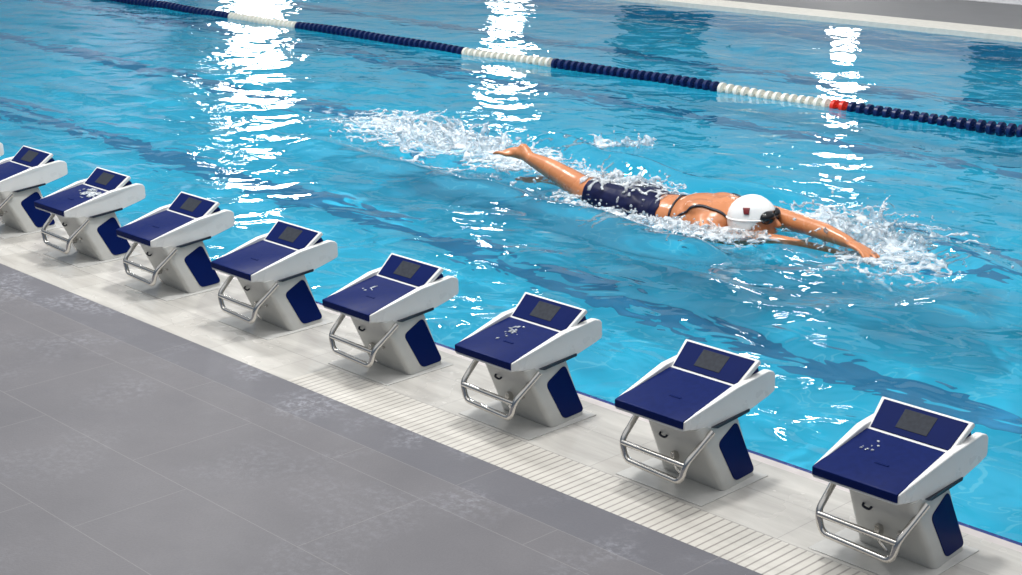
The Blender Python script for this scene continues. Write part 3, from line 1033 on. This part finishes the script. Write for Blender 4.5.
def splash(label, line, width, count, height, r0, seed, voxel=0.011, drops=60, spread=0.7, lace=0, name='water_splash'):
    """Ropes and sheets of thrown water: low arcs of fused drops along a line,
    with a lace of thin ridges lying on the surface below them."""
    rng = random.Random(seed)
    L = [Vector((a[0], a[1], 0)) for a in line]
    C, R = [], []
    def pos():
        k = rng.uniform(0, len(L) - 1 - 1e-6); i = int(k); t = k - i
        p = L[i].lerp(L[i + 1], t)
        return p + Vector((rng.gauss(0, width * 0.5), rng.gauss(0, width * 0.55), ZW - 0.005)), k / (len(L) - 1)
    def hgt(u): return height(u) if callable(height) else height
    for _ in range(count):
        p, u = pos()
        hh = hgt(u) * rng.uniform(0.1, 1.0) ** 1.6
        sc = spread * (0.4 + 2.2 * math.sqrt(hh))
        v = Vector((rng.gauss(-0.25, 1.0) * sc, rng.gauss(0, 1.0) * sc, math.sqrt(2 * 9.8 * max(hh, 0.004))))
        T = v.z / 9.8 * rng.uniform(0.8, 1.9)
        n = max(4, int(v.length * T / (r0 * 0.5)))
        wob = rng.uniform(0, 6.28)
        for k in range(n):
            t = T * k / n
            q = p + v * t + Vector((0.02 * math.sin(wob + 14 * t), 0.02 * math.cos(wob + 17 * t), -4.9 * t * t))
            if k > n * 0.5 and rng.random() < 0.22: continue
            q += Vector((rng.gauss(0, r0 * 0.4), rng.gauss(0, r0 * 0.4), rng.gauss(0, r0 * 0.3)))
            if q.z < ZW - 0.02: break
            C.append(q[:]); R.append([r0 * (1.0 - 0.55 * k / n) * rng.uniform(0.5, 1.25)] * 3)
    for _ in range(lace):                                    # wandering ridges of froth
        p, u = pos(); a = rng.uniform(0, 6.28)
        for k in range(rng.randint(10, 38)):
            a += rng.gauss(0, 0.35)
            p = p + Vector((math.cos(a), math.sin(a), 0)) * r0 * 0.9
            r = r0 * rng.uniform(0.45, 0.95)
            C.append((p.x, p.y, ZW + 0.012 + 0.012 * math.sin(5 * p.x) + rng.gauss(0, 0.006)))
            R.append((r * 1.2, r * 1.2, r * 0.8))
    me = fuse(balls_bm(C, R), voxel, 4)
    C, R = [], []
    for _ in range(drops):
        p, u = pos()
        q = p + Vector((rng.gauss(0, width * 0.7), rng.gauss(0, width * 0.7), abs(rng.gauss(0, 0.6)) * hgt(u) + 0.02))
        r = rng.choice((0.005, 0.006, 0.008, 0.011, 0.014)) * 0.85
        C.append(q[:]); R.append((r * rng.uniform(.7, 1.3), r * rng.uniform(.7, 1.3), r * rng.uniform(.7, 1.5)))
    bm = balls_bm(C, R); bm.from_mesh(me); bpy.data.meshes.remove(me)
    o = obj(name, bm, M['splash'], None, ang=180, recalc=False)
    tag(o, label, 'splash', 'splashes round the swimmer', 'stuff')
    return o


splash("churned white splash thrown up behind the swimmer's raised foot",
       [(-8.5, 4.25), (-7.7, 4.0), (-7.0, 3.92), (-6.3, 3.90), (-5.5, 3.80)], 0.38, 240,
       lambda u: 0.04 + 0.20 * math.exp(-((u - 0.45) / 0.16) ** 2), 0.018, 3, drops=280, lace=240)
splash("small white mound of water over the swimmer's hips",
       [(-5.15, 3.66), (-4.8, 3.62), (-4.5, 3.72)], 0.12, 150, 0.15, 0.020, 5, drops=90, spread=0.45, lace=40)
# thin sheets of water running off the suit
rng_ = random.Random(21); C_, R_ = [], []
for _ in range(70):
    x_, y_ = rng_.uniform(-4.98, -4.20), rng_.uniform(3.18, 3.66)
    a_ = rng_.gauss(math.pi, 0.9)
    for k_ in range(rng_.randint(3, 16)):
        a_ += rng_.gauss(0, 0.45); x_ += 0.013 * math.cos(a_); y_ += 0.013 * math.sin(a_)
        h_ = BODY.ray_cast(Vector((x_, y_, 0.6)), Vector((0, 0, -1)))[0]
        if h_ is None or h_.z < ZW: continue
        r_ = rng_.uniform(0.007, 0.016)
        C_.append((x_, y_, h_.z + 0.012)); R_.append((r_ * 1.25, r_ * 1.25, r_ * 0.7))
me_ = fuse(balls_bm(C_, R_), 0.009, 3)
bm_ = bmesh.new(); bm_.from_mesh(me_); bpy.data.meshes.remove(me_)
tag(obj('water_film', bm_, M['splash'], None, ang=180, recalc=False), "streaks of white water running over the swimmer's navy suit", 'splash', kind='stuff')
splash("line of white water along the swimmer's near side",
       [(-5.0, 3.14), (-4.4, 3.08), (-3.9, 3.06), (-3.35, 3.14)], 0.09, 90, 0.045, 0.014, 8, drops=90, spread=0.4, lace=55)
splash("white water heaped against the swimmer's near shoulder",
       [(-3.95, 3.16), (-3.7, 3.08), (-3.42, 3.20), (-3.27, 3.31)], 0.06, 120, 0.075, 0.015, 31, drops=50, spread=0.35, lace=40)
splash("white spray kicked up round the swimmer's outstretched hands",
       [(-3.4, 3.95), (-2.9, 3.95), (-2.45, 3.65), (-2.2, 3.25)], 0.30, 190,
       lambda u: 0.04 + 0.14 * math.exp(-((u - 0.45) / 0.25) ** 2), 0.016, 12, drops=260, lace=170)
splash("short curl of spray beyond the swimmer's legs",
       [(-6.35, 4.75), (-6.0, 4.95), (-5.85, 5.1)], 0.08, 40, 0.10, 0.015, 15, drops=25, spread=0.3, lace=10)


# drops of water on the pads of four blocks
def pad_drops(bx, spots, label, seed):
    rng = random.Random(seed); C, R = [], []
    for (x, y, n, sx, sy, rr) in spots:
        for _ in range(n):
            px, py = x + rng.gauss(0, sx), y + rng.gauss(0, sy)
            if abs(px) > 0.17 or not -0.43 < py < -0.12: continue
            z = 0.3605 + (py + 0.446) * 0.056 / 0.346
            r = rr * rng.uniform(0.5, 1.3)
            C.append((bx + px, py, z + r * 0.2)); R.append((r, r * rng.uniform(0.8, 1.8), r * 0.55))
    o = obj('water_drops', balls_bm(C, R), M['splash'], None, ang=180, recalc=False)
    tag(o, label, 'water drops', kind='stuff')


pad_drops(0.0, [(-0.09, -0.24, 9, 0.02, 0.03, 0.006)], 'few bright water drops on the pad of the nearest starting block', 1)
pad_drops(-2.0, [(-0.05, -0.19, 26, 0.02, 0.05, 0.007)], 'run of bright water drops on the pad of the third nearest starting block', 2)
pad_drops(-3.0, [(-0.06, -0.22, 8, 0.03, 0.02, 0.006)], 'two or three small water drops on the pad of the fourth nearest starting block', 3)
pad_drops(-6.0, [(0.06, -0.17, 90, 0.06, 0.03, 0.011)], 'white patch of splashed water on the pad second from the left', 4)


# hanging lamps over the far side of the pool (they glint on the ripples)
def pendant(x, y, z):
    root = empty('hanging_lamp', (x, y, z))
    struct(root)
    bm = bmesh.new()
    rings = [[(r * math.cos(2 * math.pi * j / 24), r * math.sin(2 * math.pi * j / 24), h) for j in range(24)]
             for r, h in ((0.07, 0.34), (0.12, 0.30), (0.36, 0.04), (0.38, 0.0))]
    loft(bm, rings)
    obj('lamp_shade', bm, M['shell'], root)
    bm = bmesh.new()
    rings = [[(r * math.cos(2 * math.pi * j / 24), r * math.sin(2 * math.pi * j / 24), h) for j in range(24)]
             for r, h in ((0.36, -0.002), (0.34, -0.07), (0.2, -0.12))]
    loft(bm, rings)
    obj('lamp_glass', bm, M['lamp'], root)
    bm = bmesh.new(); tube(bm, [(0, 0, 0.33), (0, 0, 3.0)], 0.012, 8)
    obj('cable', bm, M['dark'], root)


for x in (-27.3, -18.6, -11.2, -4.0): pendant(x, 15.0, 4.6)
